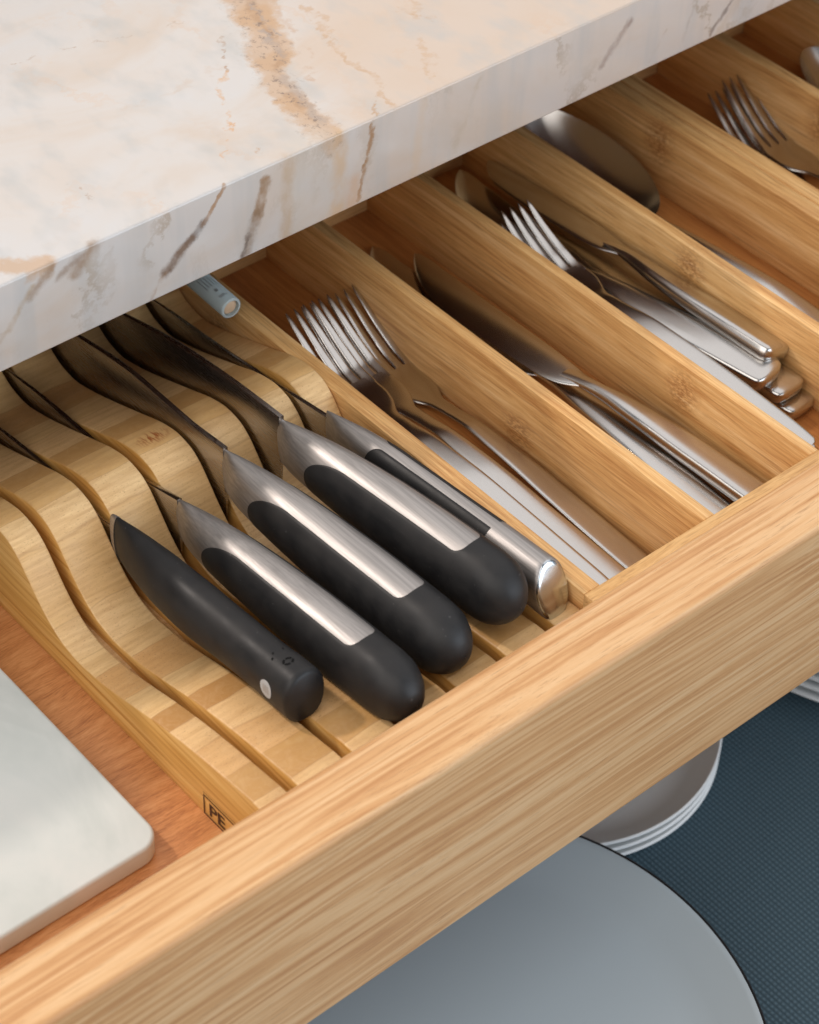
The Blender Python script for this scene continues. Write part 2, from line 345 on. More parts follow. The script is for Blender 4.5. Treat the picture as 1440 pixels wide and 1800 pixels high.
def cr(pts, t):                                                        # smooth interpolation of tuples, t in 0..1 over the first element of each
    if t <= pts[0][0]: return pts[0][1:]
    if t >= pts[-1][0]: return pts[-1][1:]
    for i in range(len(pts)-1):
        if pts[i][0] <= t <= pts[i+1][0]: break
    p0, p1, p2, p3 = pts[max(i-1, 0)], pts[i], pts[i+1], pts[min(i+2, len(pts)-1)]
    h = p2[0]-p1[0]; u = (t-p1[0])/h; out = []
    for k in range(1, len(p1)):
        d = (p2[k]-p1[k])/h
        d0 = (p1[k]-p0[k])/(p1[0]-p0[0]) if i > 0 else d
        d3 = (p3[k]-p2[k])/(p3[0]-p2[0]) if i+2 < len(pts) else d
        m1 = 0 if d0*d <= 0 else 2*d0*d/(d0+d)
        m2 = 0 if d3*d <= 0 else 2*d3*d/(d3+d)
        out.append((2*u**3-3*u*u+1)*p1[k]+(u**3-2*u*u+u)*h*m1+(-2*u**3+3*u*u)*p2[k]+(u**3-u*u)*h*m2)
    return tuple(out)
def frame(path, t, e=.004):
    a, b = Vector(cr(path, max(0, t-e))), Vector(cr(path, min(1, t+e)))
    d = (b-a).normalized(); side = d.cross(Vector((0, 0, 1))).normalized(); up = side.cross(d).normalized()
    return Vector(cr(path, t)), d, side, up
def sup(a, b, n, e=2.4):                                                # superellipse ring: [(side, up)], starts at the top
    out = []
    for i in range(n):
        th = 2*math.pi*i/n; s, c = math.sin(th), math.cos(th)
        out.append((a*math.copysign(abs(s)**(2/e), s), b*math.copysign(abs(c)**(2/e), c)))
    return out
def strip(path, prof, t0=0, t1=1, n=60, k=20, off=None, roll=0.0, dish=None):
    """prof: [(t, halfwidth, halfthick, exponent)]; off: [(t, sideways)]; dish: [(t, depth)] cups the section"""
    rings = []
    for i in range(n+1):
        t = t0+(t1-t0)*i/n
        P, d, s, u = frame(path, t); a, b, e = cr(prof, t)
        o = cr(off, t)[0] if off else 0; dp = cr(dish, t)[0] if dish else 0
        cr_, sr = math.cos(roll), math.sin(roll)
        s2, u2 = s*cr_+u*sr, u*cr_-s*sr
        rings.append([P+s2*(x+o)+u2*(y+dp*((x+o)**2)) for x, y in sup(max(a, .003), max(b, .003), k, e)])
    return rings

# ------------------------------------------------------------------ large structure: worktop, drawer, cabinet, lower drawer
box('marble_countertop', -75, 95, 20.12, 82, 11.0, 15.4, M_MAR, None, .16, 3, origin=(10, 50, 11))
tag(bpy.data.objects['marble_countertop'], 'thick white and peach marble worktop with orange and brown veins above the open drawer', 'countertop')

cab = thing('light_blocking_cabinet', (10, 50, -60), 'unseen wooden cabinet carcass under the marble worktop, added to block light', 'cabinet')  # unseen carcass added to keep stray light out from under the worktop
box('side_panel', -62, -60, 23, 80, -60, 10.95, M_CAB, cab, .05)
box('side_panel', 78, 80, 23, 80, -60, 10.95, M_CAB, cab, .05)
box('shade_panel', -59.9, 77.9, 21.6, 77.9, 9.9, 10.9, mat_plain('dark_cabinet_board', (.16, .085, .05), .5, .4, .1), cab, .05)  # unseen panel added dark, so cutlery reflects brown and the drawer back darkens
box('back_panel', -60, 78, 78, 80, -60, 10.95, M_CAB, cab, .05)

dr = thing('drawer', (9, 15, -6), 'open light oak kitchen drawer holding the cutlery trays and the knife block', 'drawer')
box('front_panel', -60, 78, -4.0, -.95, -5.9, 5.2, M_OAK, dr, .36, 6)
box('drawer_floor', -58, 76, -.93, 50, -1.5, -.5, M_FLR, dr, 0)
box('side_panel', -59.9, -58.02, -.93, 50, -2, 4.4, M_OAK, dr, .05)
box('side_panel', 76.02, 77.9, -.93, 50, -2, 4.4, M_OAK, dr, .05)
box('back_panel', -57.98, 75.98, 50.02, 51.5, -2, 4.4, M_OAK, dr, .05)

# lower drawer liner
lf = box('lower_drawer_liner', -60, 78, -45, 55, -23.0, -22.0, M_MAT, None, 0, origin=(9, 5, -23))
tag(lf, 'dark blue ribbed non-slip liner on the floor of the lower drawer under the plates', 'drawer liner')

# ------------------------------------------------------------------ cutlery trays
RAILZ = 4.35
def tray(x0, x1, walls, label, knots):
    t = thing('cutlery_tray', ((x0+x1)/2, 15, -.5), label, 'cutlery tray', 'bamboo cutlery trays side by side in the drawer')
    box('tray_base', x0+.02, x1-.02, -.86, 31.9, -.49, 0, M_BAMF, t, 0)
    box('front_rail', x0, x1, -.9, 0, .002, RAILZ, M_BAMX, t, .04)
    box('back_rail', x0, x1, 31.13, 32.0, .002, RAILZ, M_BAMX, t, .04)
    for i, (a, b) in enumerate(walls):
        o = box('side_wall' if i in (0, len(walls)-1) else 'divider', a, b, .002, 31.128, .002, RAILZ-.004, M_BAM, t, .035, 2)
        o['knot_y'] = knots[i]
    return t
tray(-.92, 27.75, [(-.9, 0), (6.3, 6.95), (13.13, 13.70), (19.93, 20.6), (26.76, 27.75)],
     'light bamboo cutlery tray with four compartments beside the knife block', [26, 12.4, 8.4, 14.6, 23.5])
tray(27.84, 50.6, [(27.84, 28.80), (35.1, 35.84), (42.4, 43.1), (49.9, 50.58)],
     'second bamboo cutlery tray at the right edge of the picture', [60, 19.2, 60, 60])

# ------------------------------------------------------------------ knife block
kb = thing('knife_block', (-9.5, 16, -.5), 'wavy laminated bamboo in-drawer knife block with six slots', 'knife block')
PROF = [(-.6, 3.30), (-.2, 3.42), (.35, 3.42), (1.2, 3.32), (3.0, 3.1), (5.0, 2.78), (7.0, 2.35), (9.3, 1.72), (11.2, 1.28), (12.6, 1.15), (13.7, 1.35), (14.6, 1.85), (15.4, 2.6), (16.1, 3.45), (16.8, 4.25), (17.5, 4.68), (18.4, 4.82), (19.3, 4.68), (21.3, 4.0), (23.4, 3.25), (25.3, 2.65), (26.8, 2.35), (27.9, 2.55), (28.8, 3.1), (29.7, 3.8), (31.5, 4.3)]
box('block_base', -18.08, -.97, -.58, 31.4, -.49, .5, M_BLK, kb, .04)
def slat(x0, x1):
    rings = []; r = .09; N = 150
    for i in range(N+1):
        y = -.6+(31.5+.6)*i/N; z = cr(PROF, y)[0]
        rings.append([(x0, y, .502), (x0, y, z-r), (x0+r*.3, y, z-r*.3), (x0+r, y, z), ((x0+x1)/2, y, z), (x1-r, y, z), (x1-r*.3, y, z-r*.3), (x1, y, z-r), (x1, y, .502)])
    V, F = loft(rings)
    return mk('slat', V, F, M_BLK, kb)
XS = []
x = -18.10
for i in range(7):
    x1 = (-16.72+2.75*i) if i < 6 else -.95
    slat(x, x1)
    if i < 6: XS.append(x1+.25)
    x = x1+.5
# stamped mark on the left face near the front
def text_mesh(s, size, font_bold=0.0):
    cu = bpy.data.curves.new('t', 'FONT'); cu.body = s; cu.size = size; cu.offset = font_bold; cu.resolution_u = 3
    o = bpy.data.objects.new('t', cu); C.objects.link(o)
    dg = bpy.context.evaluated_depsgraph_get(); me = bpy.data.meshes.new_from_object(o.evaluated_get(dg))
    V = [tuple(v.co) for v in me.vertices]; F = [tuple(p.vertices) for p in me.polygons]
    bpy.data.objects.remove(o); bpy.data.curves.remove(cu); bpy.data.meshes.remove(me)
    return V, F
V, F = [], []
def quad(a, b, c, d): n = len(V); V.extend([a, b, c, d]); F.append((n, n+1, n+2, n+3))
XL = -18.108
def rect(y0, y1, z0, z1): quad((XL, y0, z0), (XL, y1, z0), (XL, y1, z1), (XL, y0, z1))
rect(3.72, 3.80, -.30, .72); rect(.6, 3.80, .73, .82); rect(.6, 3.80, .93, .96); rect(.6, 3.80, -.40, -.32)
tv, tf = text_mesh('PE', .95, .02)
n0 = len(V); V += [(XL, 3.45-px*1.15, -.16+py*1.1) for px, py, _ in tv]; F += [tuple(n0+i for i in f) for f in tf]
o = mk('stamped_mark', V, F, M_INK, kb, False)

# ------------------------------------------------------------------ kitchen knives in the block
def grip_ring(prof, t, P, s, u, off, th):
    a, b, e = cr(prof, t); S_, C_ = math.sin(th), math.cos(th)
    x = (a+off)*math.copysign(abs(S_)**(2/e), S_); y = (b+off)*math.copysign(abs(C_)**(2/e), C_)
    return P+s*x+u*y
def handle_loft(path, prof, ts, k=48):
    return loft([[grip_ring(prof, t, *[frame(path, t)[i] for i in (0, 2, 3)], 0, 2*math.pi*j/k) for j in range(k)] for t in ts])
def patch(path, prof, t0, t1, lo, hi, nt=60, na=32, off=.018, ease=True):
    """surface skin on the handle between angles lo(t)..hi(t); its border dips under the core so that it reads as an inlay"""
    rows = []
    for i in range(nt+1):
        u_ = i/nt; u_ = .5-.5*math.cos(math.pi*u_) if ease else u_
        t = t0+(t1-t0)*u_; P, d, s, u = frame(path, t); a0, a1 = lo(t), hi(t); row = []
        for j in range(na+1):
            v = j/na; th = a0+(a1-a0)*v
            e_ = min(1, min(i, nt-i)/1.0) if True else 1
            o_ = off if (0 < j and i > 0) else -.03
            row.append(grip_ring(prof, t, P, s, u, o_, th))
        rows.append(row)
    return loft(rows, False, False, False)
def blade(xc, spine, edge, thick, parent, th_tip=.06):
    """spine/edge: [(y, z)] lists; the blade stands in the plane x = xc"""
    ya, yb = spine[0][0], spine[-1][0]; N = 60; rings = []
    for i in range(N+1):
        y = ya+(yb-ya)*i/N; zt = cr(spine, y)[0]; zb = min(cr(edge, y)[0], zt-.01); t = thick+(th_tip-thick)*max(0, (i/N-.5)*2)
        h = zt-zb
        rings.append([(xc-t/2, y, zt-.03), (xc-t/2+.025, y, zt), (xc+t/2-.025, y, zt), (xc+t/2, y, zt-.03), (xc+t*.36, y, zb+h*.45), (xc+.01, y, zb), (xc-.01, y, zb), (xc-t*.36, y, zb+h*.45)])
    V, F = loft(rings)
    return mk('blade', V, F, M_BLD, parent)
def chef_knife(xc, dx, ax, spine, edge, label, asz=1.0, bsz=1.0, heel=2.4):
    """ax: [(y, z)] of the handle axis from bolster to butt"""
    y0, y1 = ax[0][0], ax[-1][0]
    t = thing('kitchen_knife', (xc, y0, ax[0][1]), label, 'kitchen knife', 'steel and black chef knives in the block')
    blade(xc, spine, edge, .26, t)
    path = [((y0-y)/(y0-y1), xc+dx*(y0-y)/(y0-y1), y, z) for y, z in ax]
    A, B = asz, bsz
    prof = [(0, .12*A, 1.28*B, 2.0), (.015, .22*A, 1.36*B, 2.0), (.05, .50*A, 1.40*B, 2.05), (.11, .78*A, 1.42*B, 2.1), (.2, .99*A, 1.48*B, 2.15), (.32, 1.12*A, 1.57*B, 2.3), (.5, 1.24*A, 1.67*B, 2.4), (.7, 1.30*A, 1.74*B, 2.4), (.86, 1.29*A, 1.74*B, 2.35), (.91, 1.26*A, 1.64*B, 2.3), (.945, 1.09*A, 1.42*B, 2.25), (.97, .86*A, 1.12*B, 2.2), (.988, .56*A, .74*B, 2.1), (.997, .28*A, .36*B, 2.0), (1, .02, .02, 2.0)]
    ts = [0, .005, .01, .015]+[.015+.985*(i/110)**1.0*1.0 for i in range(1, 111)]
    V, F = handle_loft(path, prof, ts); mk('bolster', V, F, M_HND, t)
    R_ = math.radians; T1 = R_(30); s0, s1, se = .175, .34, .80
    def top(tt):
        if tt < s1:                                                     # rounded nose of the inlay
            q = (tt-s0)/(s1-s0); q = max(0, min(1, q)); return R_(97)+(T1-R_(97))*math.sqrt(1-(1-q)**2)**1.0
        if tt > se-.035: q = min(1, (tt-(se-.035))/.035); return T1*(1-q**2.2)**.42
        return T1
    def low(tt):
        q = max(0, min(1, (tt-s0)/.22)); return R_(97)+(R_(180)-R_(97))*math.sqrt(1-(1-q)**2)
    g = patch(path, prof, s0, se, top, low, 110, 30); g2 = patch(path, prof, s0, se, lambda a: -top(a), lambda a: -low(a), 110, 30)
    add(g, g2)
    tail = [se+(1-se)*(i/40) for i in range(41)]
    rings = [[grip_ring(prof, a, *[frame(path, a)[i] for i in (0, 2, 3)], .018, 2*math.pi*j/48) for j in range(48)] for n_, a in enumerate(tail)]
    add(g, loft(rings, False, True))
    # the underside joins both skins
    mk('grip', g[0], g[1], M_GRP, t)
    return t
EB = 1.0
chef_knife(XS[4], 1.15, [(14.9, 5.1), (11.5, 5.38), (7.0, 5.48), (3.6, 5.48), (.3, 5.48)],
           [(14.75, 6.62), (17.8, 6.42), (22.1, 5.87), (26.7, 4.82), (31, 3.6), (33.5, 2.3)], [(14.75, 2.1), (15.6, 1.1), (17, .9), (28, .8), (31, 1.2), (33.5, 2.28)],
           'largest steel-strip chef knife, in the fifth slot from the left', .97, .96)
chef_knife(XS[3], .7, [(15.3, 4.58), (11.5, 4.72), (7.9, 4.75), (3.5, 4.75), (.1, 4.8)],
           [(15.2, 6.0), (18, 5.75), (21.4, 5.75), (26, 5.15), (31, 3.6), (33.5, 2.3)], [(15.2, 1.4), (15.7, 1.0), (17, .9), (28, .8), (31, 1.2), (33.5, 2.28)],
           'steel-strip chef knife in the fourth slot, middle of the three alike', .98, .96)
chef_knife(XS[2], .35, [(15.0, 3.5), (11, 3.95), (7.0, 4.22), (2.5, 4.45), (-.55, 4.62)],
           [(14.9, 4.75), (18.6, 3.8), (22.2, 3.5), (25, 3.4), (30, 2.8), (33, 1.6)], [(14.9, 1.2), (15.6, .9), (17, .8), (28, .7), (30, .9), (33, 1.58)],
           'steel-strip knife in the third slot, just right of the all-black one', .93, .90)

# all-black handled knife with a round logo
t1 = thing('kitchen_knife', (XS[1], 15.6, 3.2), 'all-black handled knife with a round grey logo near its flat butt', 'kitchen knife')
blade(XS[1], [(15.7, 4.1), (17.1, 3.75), (19.4, 3.9), (22.1, 3.7), (26, 3.2), (29, 2.2), (31, 1.3)], [(15.7, 1.6), (16.2, 1.0), (27, .8), (31, 1.28)], .2, t1)
pk = [(0, XS[1], 15.75, 3.5), (.35, XS[1]+.04, 11.0, 3.6), (.67, XS[1]+.07, 7.1, 4.0), (1, XS[1]+.1, 2.75, 4.4)]
pf = [(0, .22, 1.22, 2.0), (.03, .34, 1.30, 2.0), (.12, .66, 1.38, 2.05), (.28, .94, 1.42, 2.1), (.45, 1.02, 1.40, 2.2), (.6, .99, 1.32, 2.2), (.8, .97, 1.27, 2.25), (.93, 1.02, 1.30, 2.3), (.985, 1.02, 1.30, 2.3), (.995, .97, 1.24, 2.3), (1.0, .86, 1.12, 2.3)]
V, F = handle_loft(pk, pf, [i/100 for i in range(101)]); mk('handle', V, F, M_GRP, t1)
col_p = [(0, XS[1], 16.05, 3.42), (1, XS[1]+.01, 15.55, 3.45)]
V, F = handle_loft(col_p, [(0, .12, 1.1, 2), (.3, .24, 1.26, 2), (1, .33, 1.34, 2.0)], [i/10 for i in range(11)], 40); mk('collar', V, F, M_HND, t1)
# round logo + small embossed marks, lying on the handle surface
def on_handle(path, prof, t, th, off): P, d, s, u = frame(path, t); return grip_ring(prof, t, P, s, u, off, th)
def decal(path, prof, tc, thc, pts_list, parent, name, mat, sy, off=.012):
    """pts_list: polygons in local (along, around) cm"""
    V, F = [], []
    a, b, e = cr(prof, tc)
    L = sy
    for poly in pts_list:
        n = len(V)
        for (du, dv) in poly: V.append(on_handle(path, prof, tc+du/L, thc+dv/((a+b)/2), off))
        F.append(tuple(range(n, n+len(poly))))
    return mk(name, V, F, mat, parent, False)
Lk = 12.4
def disc(r, cx=0, cy=0, n=28):
    out = []
    for ring in range(4):
        r0, r1 = r*ring/4, r*(ring+1)/4
        for i in range(n):
            a0, a1 = 2*math.pi*i/n, 2*math.pi*(i+1)/n
            q = [(cx+r0*math.cos(a0), cy+r0*math.sin(a0)), (cx+r1*math.cos(a0), cy+r1*math.sin(a0)), (cx+r1*math.cos(a1), cy+r1*math.sin(a1)), (cx+r0*math.cos(a1), cy+r0*math.sin(a1))]
            out.append(q[1:] if ring == 0 and False else q)
    return out
dot = decal(pk, pf, .90, math.radians(84), disc(.34), t1, 'round_logo', M_DOT, Lk, .015)
strokes = []
for c_ in (-.12, .0, .12):
    strokes.append([(c_-.02, -.13), (c_+.02, -.13), (c_+.05, .13), (c_+.01, .13)])
decal(pk, pf, .90, math.radians(84), strokes, t1, 'logo_strokes', M_HND, Lk, .026)
ring_ = []
for i in range(20):
    if i % 5 == 4: continue
    a0, a1 = 2*math.pi*i/20, 2*math.pi*(i+1)/20
    ring_.append([(.10*math.cos(a0), .14*math.sin(a0)), (.19*math.cos(a0), .24*math.sin(a0)), (.19*math.cos(a1), .24*math.sin(a1)), (.10*math.cos(a1), .14*math.sin(a1))])
ring_ += [[(-.75, -.35), (-.68, -.38), (-.64, -.30), (-.70, -.26)], [(-.78, .10), (-.70, .10), (-.66, .2), (-.74, .2)], [(-.6, .3), (-.52, .3), (-.48, .42), (-.56, .42)]]
decal(pk, pf, .925, math.radians(2), ring_, t1, 'moulded_mark', M_GAP, Lk, .012)

# metal-barred knife by the tray
t5 = thing('kitchen_knife', (XS[5], 14.6, 4.4), 'slim knife with steel end cap and black inlays, next to the cutlery tray', 'kitchen knife')
blade(XS[5], [(14.6, 5.1), (18.9, 4.45), (23.3, 3.85), (28.3, 3.35), (31, 2.6), (33, 1.6)], [(14.6, 2.3), (15.4, 1.2), (28, .8), (33, 1.58)], .22, t5)
p5 = [(0, XS[5], 14.9, 4.4), (.3, XS[5]+.28, 10.3, 4.62), (.7, XS[5]+.62, 4.9, 4.65), (1, XS[5]+.80, .8, 4.5)]
f5 = [(0, .12, .95, 2), (.02, .22, 1.0, 2), (.08, .5, 1.05, 2.1), (.18, .72, 1.1, 2.3), (.3, .78, 1.12, 2.4), (.5, .78, 1.12, 2.4), (.68, .80, 1.14, 2.4), (.8, .84, 1.22, 2.4), (.95, .86, 1.34, 2.4), (.985, .86, 1.36, 2.4), (.995, .83, 1.32, 2.4), (1, .78, 1.25, 2.4)]
V, F = handle_loft(p5, f5, [i/100 for i in range(101)])
# the butt is cut at a slant
cut = lambda V: [(x, y+max(0, (1-(y-.9)/1.2))*(z-4.4)*.38 if y < 2.1 else y, z) for x, y, z in V]
mk('handle', cut(V), F, M_HND, t5)
P_, d_, s_, u_ = frame(p5, 1.0)
ell = lambda k_, o_: [tuple(P_+d_*o_+s_*(.86*k_*math.sin(2*math.pi*j/40))+u_*(1.36*k_*math.cos(2*math.pi*j/40))) for j in range(40)]
V, F = loft([ell(.99, -.14), ell(.985, -.02), ell(.94, .03), ell(.8, .06), ell(.5, .09), ell(.2, .105)])
mk('end_cap', cut(V), F, M_CAP, t5)
def th5(s0, s1):
    def f(tt):
        q = max(0, min(1, (tt-s0)/.05)); return math.radians(100)+(math.radians(11)-math.radians(100))*math.sqrt(1-(1-q)**2)
    return f
for sg in (-1, 1):
    V, F = patch(p5, f5, .2, .735, lambda a, sg=sg: sg*th5(.2, .735)(a), lambda a, sg=sg: sg*math.radians(150), 80, 22)
    mk('grip_inlay', V, F, M_GRP, t5)

# ------------------------------------------------------------------ cutlery
def fork(path, label, W=1.14, hw=.72, tine_gap=.13, group='table forks in the tray', roll=0.0, name='fork', tip=.0):
    """path: [(t,x,y,z)] from the handle end (t=0) to the tine tips (t=1)"""
    prof = [(0, .02, .03, 2.2), (.006, hw*.7, .07, 2.4), (.02, hw*.95, .085, 3.2), (.08, hw, .09, 3.6), (.3, hw*.92, .09, 3.4), (.5, hw*.70, .11, 2.9), (.60, hw*.56, .12, 2.6), (.66, hw*.62, .115, 2.6), (.71, W*.84, .09, 3.0), (.745, W*.99, .07, 3.4), (.80, W, .055, 3.6)]
    rs = strip(path, prof, 0, .795, 90, 20, roll=roll, dish=[(0, 0), (.66, 0), (.74, .05), (.8, .05)])
    A = loft(rs)
    pitch = W*2/4
    for i in range(4):
        o0 = (i-1.5)*pitch
        tw = pitch/2
        pr = [(.775, tw, .053, 3.6), (.795, tw, .055, 3.4), (.802, tw*.86, .057, 3.2), (.815, tw*(1-tine_gap*1.5), .06, 3.0), (.86, tw*(1-tine_gap*1.75), .07, 2.8), (.93, tw*.62, .065, 2.6), (.985, tw*.38, .045, 2.3), (1, .02, .015, 2)]
        rs = strip(path, pr, .775, 1.0, 36, 14, off=[(.775, o0), (1, o0*.93)], roll=roll, dish=[(.775, .05), (1, .03)])
        add(A, loft(rs))
    o = mk(name, A[0], A[1], M_STL, None, True, origin=(path[0][1], path[0][2], path[0][3]))
    return tag(o, label, 'fork', group)
def ZP(pts):                                                            # t from arc length
    L = [0]
    for a, b in zip(pts, pts[1:]): L.append(L[-1]+(Vector(b)-Vector(a)).length)
    return [(l/L[-1], *p) for l, p in zip(L, pts)]
def fpath(h, tip, z0, lift=0.25, n=12):
    tip = (tip[0], tip[1]+.1)
    """handle end h=(x,y), tips tip=(x,y); a fork's side profile resting at z0"""
    prof = [(0, .12), (.15, .26), (.3, .44), (.45, .62), (.56, .62), (.64, .36), (.72, .12), (.78, .10), (.84, .36), (.9, .98), (.95, 1.66), (1, 2.35)]
    return ZP([(h[0]+(tip[0]-h[0])*s, h[1]+(tip[1]-h[1])*s, z0+z+lift*s) for s, z in prof])
fork(fpath((5.35, .55), (5.35, 23.85), .08), 'rightmost fork of the first compartment, its wide dull handle lying flat')
fork(fpath((3.55, .9), (3.45, 23.5), .62), 'middle fork of the three in the first compartment, its handle bright')
fork(fpath((2.25, 1.1), (2.25, 23.2), 1.0), 'fork closest to the knife block, its handle almost hidden behind the tray wall')

def table_knife(ax, label, bw=1.05, hw=.78, hh=.42, blade_frac=.5, roll_b=0.0, group='table knives in the tray', hroll=0.0, bt=.07, side=1.0):
    """ax: [(x,y,z)] from the handle butt to the blade tip"""
    path = ZP(ax); nk = 1-blade_frac
    t = thing('table_knife', ax[0], label, 'table knife', group)
    hp = [(0, hw*.55, hh*.5, 3.5), (.003, hw*.74, hh*.75, 3.8), (.010, hw*.91, hh*.93, 4.2), (.022, hw*.99, hh, 4.4), (.05, hw, hh, 4.2), (.2, hw*.97, hh*.95, 3.6), (nk*.75, hw*.72, hh*.8, 2.6), (nk*.92, hw*.48, hh*.62, 2.3), (nk, hw*.5, hh*.4, 2.2), (nk+.04, hw*.62, bt*.9, 2.2)]
    A = loft(strip(path, hp, 0, nk+.035, 80, 24, roll=hroll)); mk('handle', A[0], A[1], M_STL, t)
    b = blade_frac
    bp = [(nk-.02, hw*.34, bt, 2.2), (nk+.03, bw*.72, bt, 2.2), (nk+.1*b+.03, bw*.9, bt, 2.2), (nk+.5*b, bw, bt*.9, 2.2), (nk+.75*b, bw*.9, bt*.8, 2.2), (nk+.9*b, bw*.6, bt*.7, 2.2), (nk+.97*b, bw*.3, bt*.6, 2.2), (1, .02, .02, 2.0)]
    offs = [(nk-.02, 0), (nk+.1*b, -.25*side), (nk+.5*b, -.18*side), (nk+.8*b, .1*side), (1, bw*.75*side)]
    A = loft(strip(path, bp, nk-.015, 1, 70, 16, off=offs, roll=roll_b)); mk('blade', A[0], A[1], M_STL, t)
    return t
# second compartment
table_knife([(10.2, .5, .45), (10.75, 8, .6), (10.95, 14, .55), (10.6, 21, .35), (10.2, 28.2, .2)], 'lower table knife in the second compartment, mostly covered by the other one', hw=.95, hh=.35, bw=1.2, blade_frac=.47)
table_knife([(11.95, .35, 1.25), (11.8, 5, 1.35), (11.5, 10, 1.45), (11.2, 13.4, 1.35), (11.15, 20, 1.0), (11.35, 26, .55)], 'upper table knife in the second compartment, its dark curved blade pointing to the back', hw=.82, hh=.42, bw=1.0, blade_frac=.52, roll_b=.12)
# third compartment: knives piled two deep on the right, forks on top at the left
G3 = 'table knives piled in the third compartment'
table_knife([(19.05, 4.9, .45), (18.7, 12, .5), (18.4, 19, .5), (17.6, 27, .4)], 'bottom knife of the pile against the right wall of the third compartment', hw=1.02, hh=.38, bw=1.0, group=G3)
table_knife([(18.75, 5.55, 1.28), (18.5, 12, 1.25), (18.2, 19, 1.2), (17.2, 27, .9)], 'knife whose rounded butt sticks out between the bottom knife and the two upper ones', hw=1.08, hh=.40, bw=1.05, group=G3)
table_knife([(17.9, 6.3, 2.15), (17.3, 10, 2.25), (16.75, 15.5, 2.2), (16.7, 19, 2.0), (17.0, 24, 1.6), (17.6, 29.8, 1.1)], 'upper left knife of the pile in the third compartment, with a broad shiny handle', hw=1.12, hh=.46, bw=1.15, group=G3, blade_frac=.5)
table_knife([(19.05, 7.0, 2.55), (18.9, 10.5, 2.6), (18.75, 14.5, 2.65), (18.85, 18.6, 2.6), (18.85, 23, 2.4), (18.7, 28.6, 2.0)], 'knife leaning against the right wall of the third compartment, its handle tipped to the left', hw=1.12, hh=.48, bw=1.1, hroll=-.42, roll_b=-.15, group=G3)
fork(ZP([(14.75, 1.3, 2.75), (14.75, 4, 2.95), (14.75, 8, 3.2), (14.8, 12, 3.35), (14.85, 14.6, 3.1), (14.95, 16.4, 2.75), (15.05, 17.8, 2.7), (15.1, 19.2, 3.05), (15.15, 20.8, 3.75), (15.2, 22.1, 4.55)]),
     'fork lying on top of the third compartment pile, tines up and a long pale handle', group='table forks in the tray', W=1.2, hw=1.0)
fork(ZP([(14.9, 1.2, 2.45), (14.85, 4, 2.6), (14.8, 8, 2.8), (14.75, 12, 2.9), (14.75, 14.4, 2.65), (14.8, 16.2, 2.3), (14.85, 17.6, 2.25), (14.9, 19.0, 2.6), (14.92, 20.6, 3.3), (14.95, 21.8, 4.05)]),
     'fork nested just beneath the top fork of the third compartment', group='table forks in the tray', W=1.2, hw=.8)

# spoon in the fourth compartment
def spoon(hp, bc, bl, bw_, depth, ztip, label, tilt=0.0, cat='spoon'):
    """hp: handle path from butt to neck; bc: bowl centre (x,y,z of rim); bl/bw_: half length/width"""
    path = ZP(hp)
    A = loft(strip(path, [(0, .03, .03, 2.2), (.01, .55, .09, 2.6), (.05, .85, .11, 3.0), (.3, .75, .12, 2.8), (.7, .42, .14, 2.4), (.92, .36, .15, 2.2), (1, .5, .1, 2.2)], 0, 1, 70, 20))
    d = Vector((bc[0]-hp[-1][0], bc[1]-hp[-1][1])).normalized(); nr, na = 22, 56
    V, F = [], []
    for sgn in (0, 1):
        for i in range(nr+1):
            for j in range(na):
                r = i/nr; a = 2*math.pi*j/na
                u, v = r*math.cos(a), r*math.sin(a)
                wv = bw_*(1+.14*u*(-1))                                # a little wider toward the handle half
                X = bc[0]+d.x*bl*u+d.y*wv*v; Y = bc[1]+d.y*bl*u-d.x*wv*v
                zz = bc[2]-depth*(1-r**2.6)+ztip*u-tilt*v*bw_ - (.10 if sgn else 0)*(1 if i < nr else .3)
                V.append((X, Y, zz))
    def idx(s_, i, j): return s_*(nr+1)*na+i*na+j % na
    for s_ in (0, 1):
        for i in range(nr):
            for j in range(na): F.append((idx(s_, i, j), idx(s_, i+1, j), idx(s_, i+1, j+1), idx(s_, i, j+1)))
    for j in range(na): F.append((idx(0, nr, j), idx(1, nr, j), idx(1, nr, j+1), idx(0, nr, j+1)))
    add(A, (V, F))
    o = mk('spoon', A[0], A[1], M_STL, None, True, origin=hp[0])
    return tag(o, label, cat)
spoon([(24.6, 3.5, .3), (24.4, 8.5, .75), (24.2, 13, 1.2), (23.85, 17.2, 1.25), (23.5, 20.3, 1.1)], (23.15, 24.9, 2.3), 4.9, 2.3, 1.9, 1.0, 'large serving spoon with a wide round bowl, alone in the fourth compartment', -.12)
# second tray
fork(fpath((31.4, 2.2), (33.6, 25.0), .08, .2), 'lower fork of the two in the second tray', W=1.2)
fork(fpath((32.6, 2.4), (34.55, 24.9), .6, .2), 'upper fork of the two in the second tray, tines fanned over the lower fork', W=1.2)
spoon([(39.4, 1.5, .3), (39.6, 7, .8), (39.8, 12, 1.1), (40.2, 16.5, .9)], (40.9, 21.6, 1.6), 3.9, 2.2, 1.2, .5, 'dark spoon in the far compartment at the upper right edge')

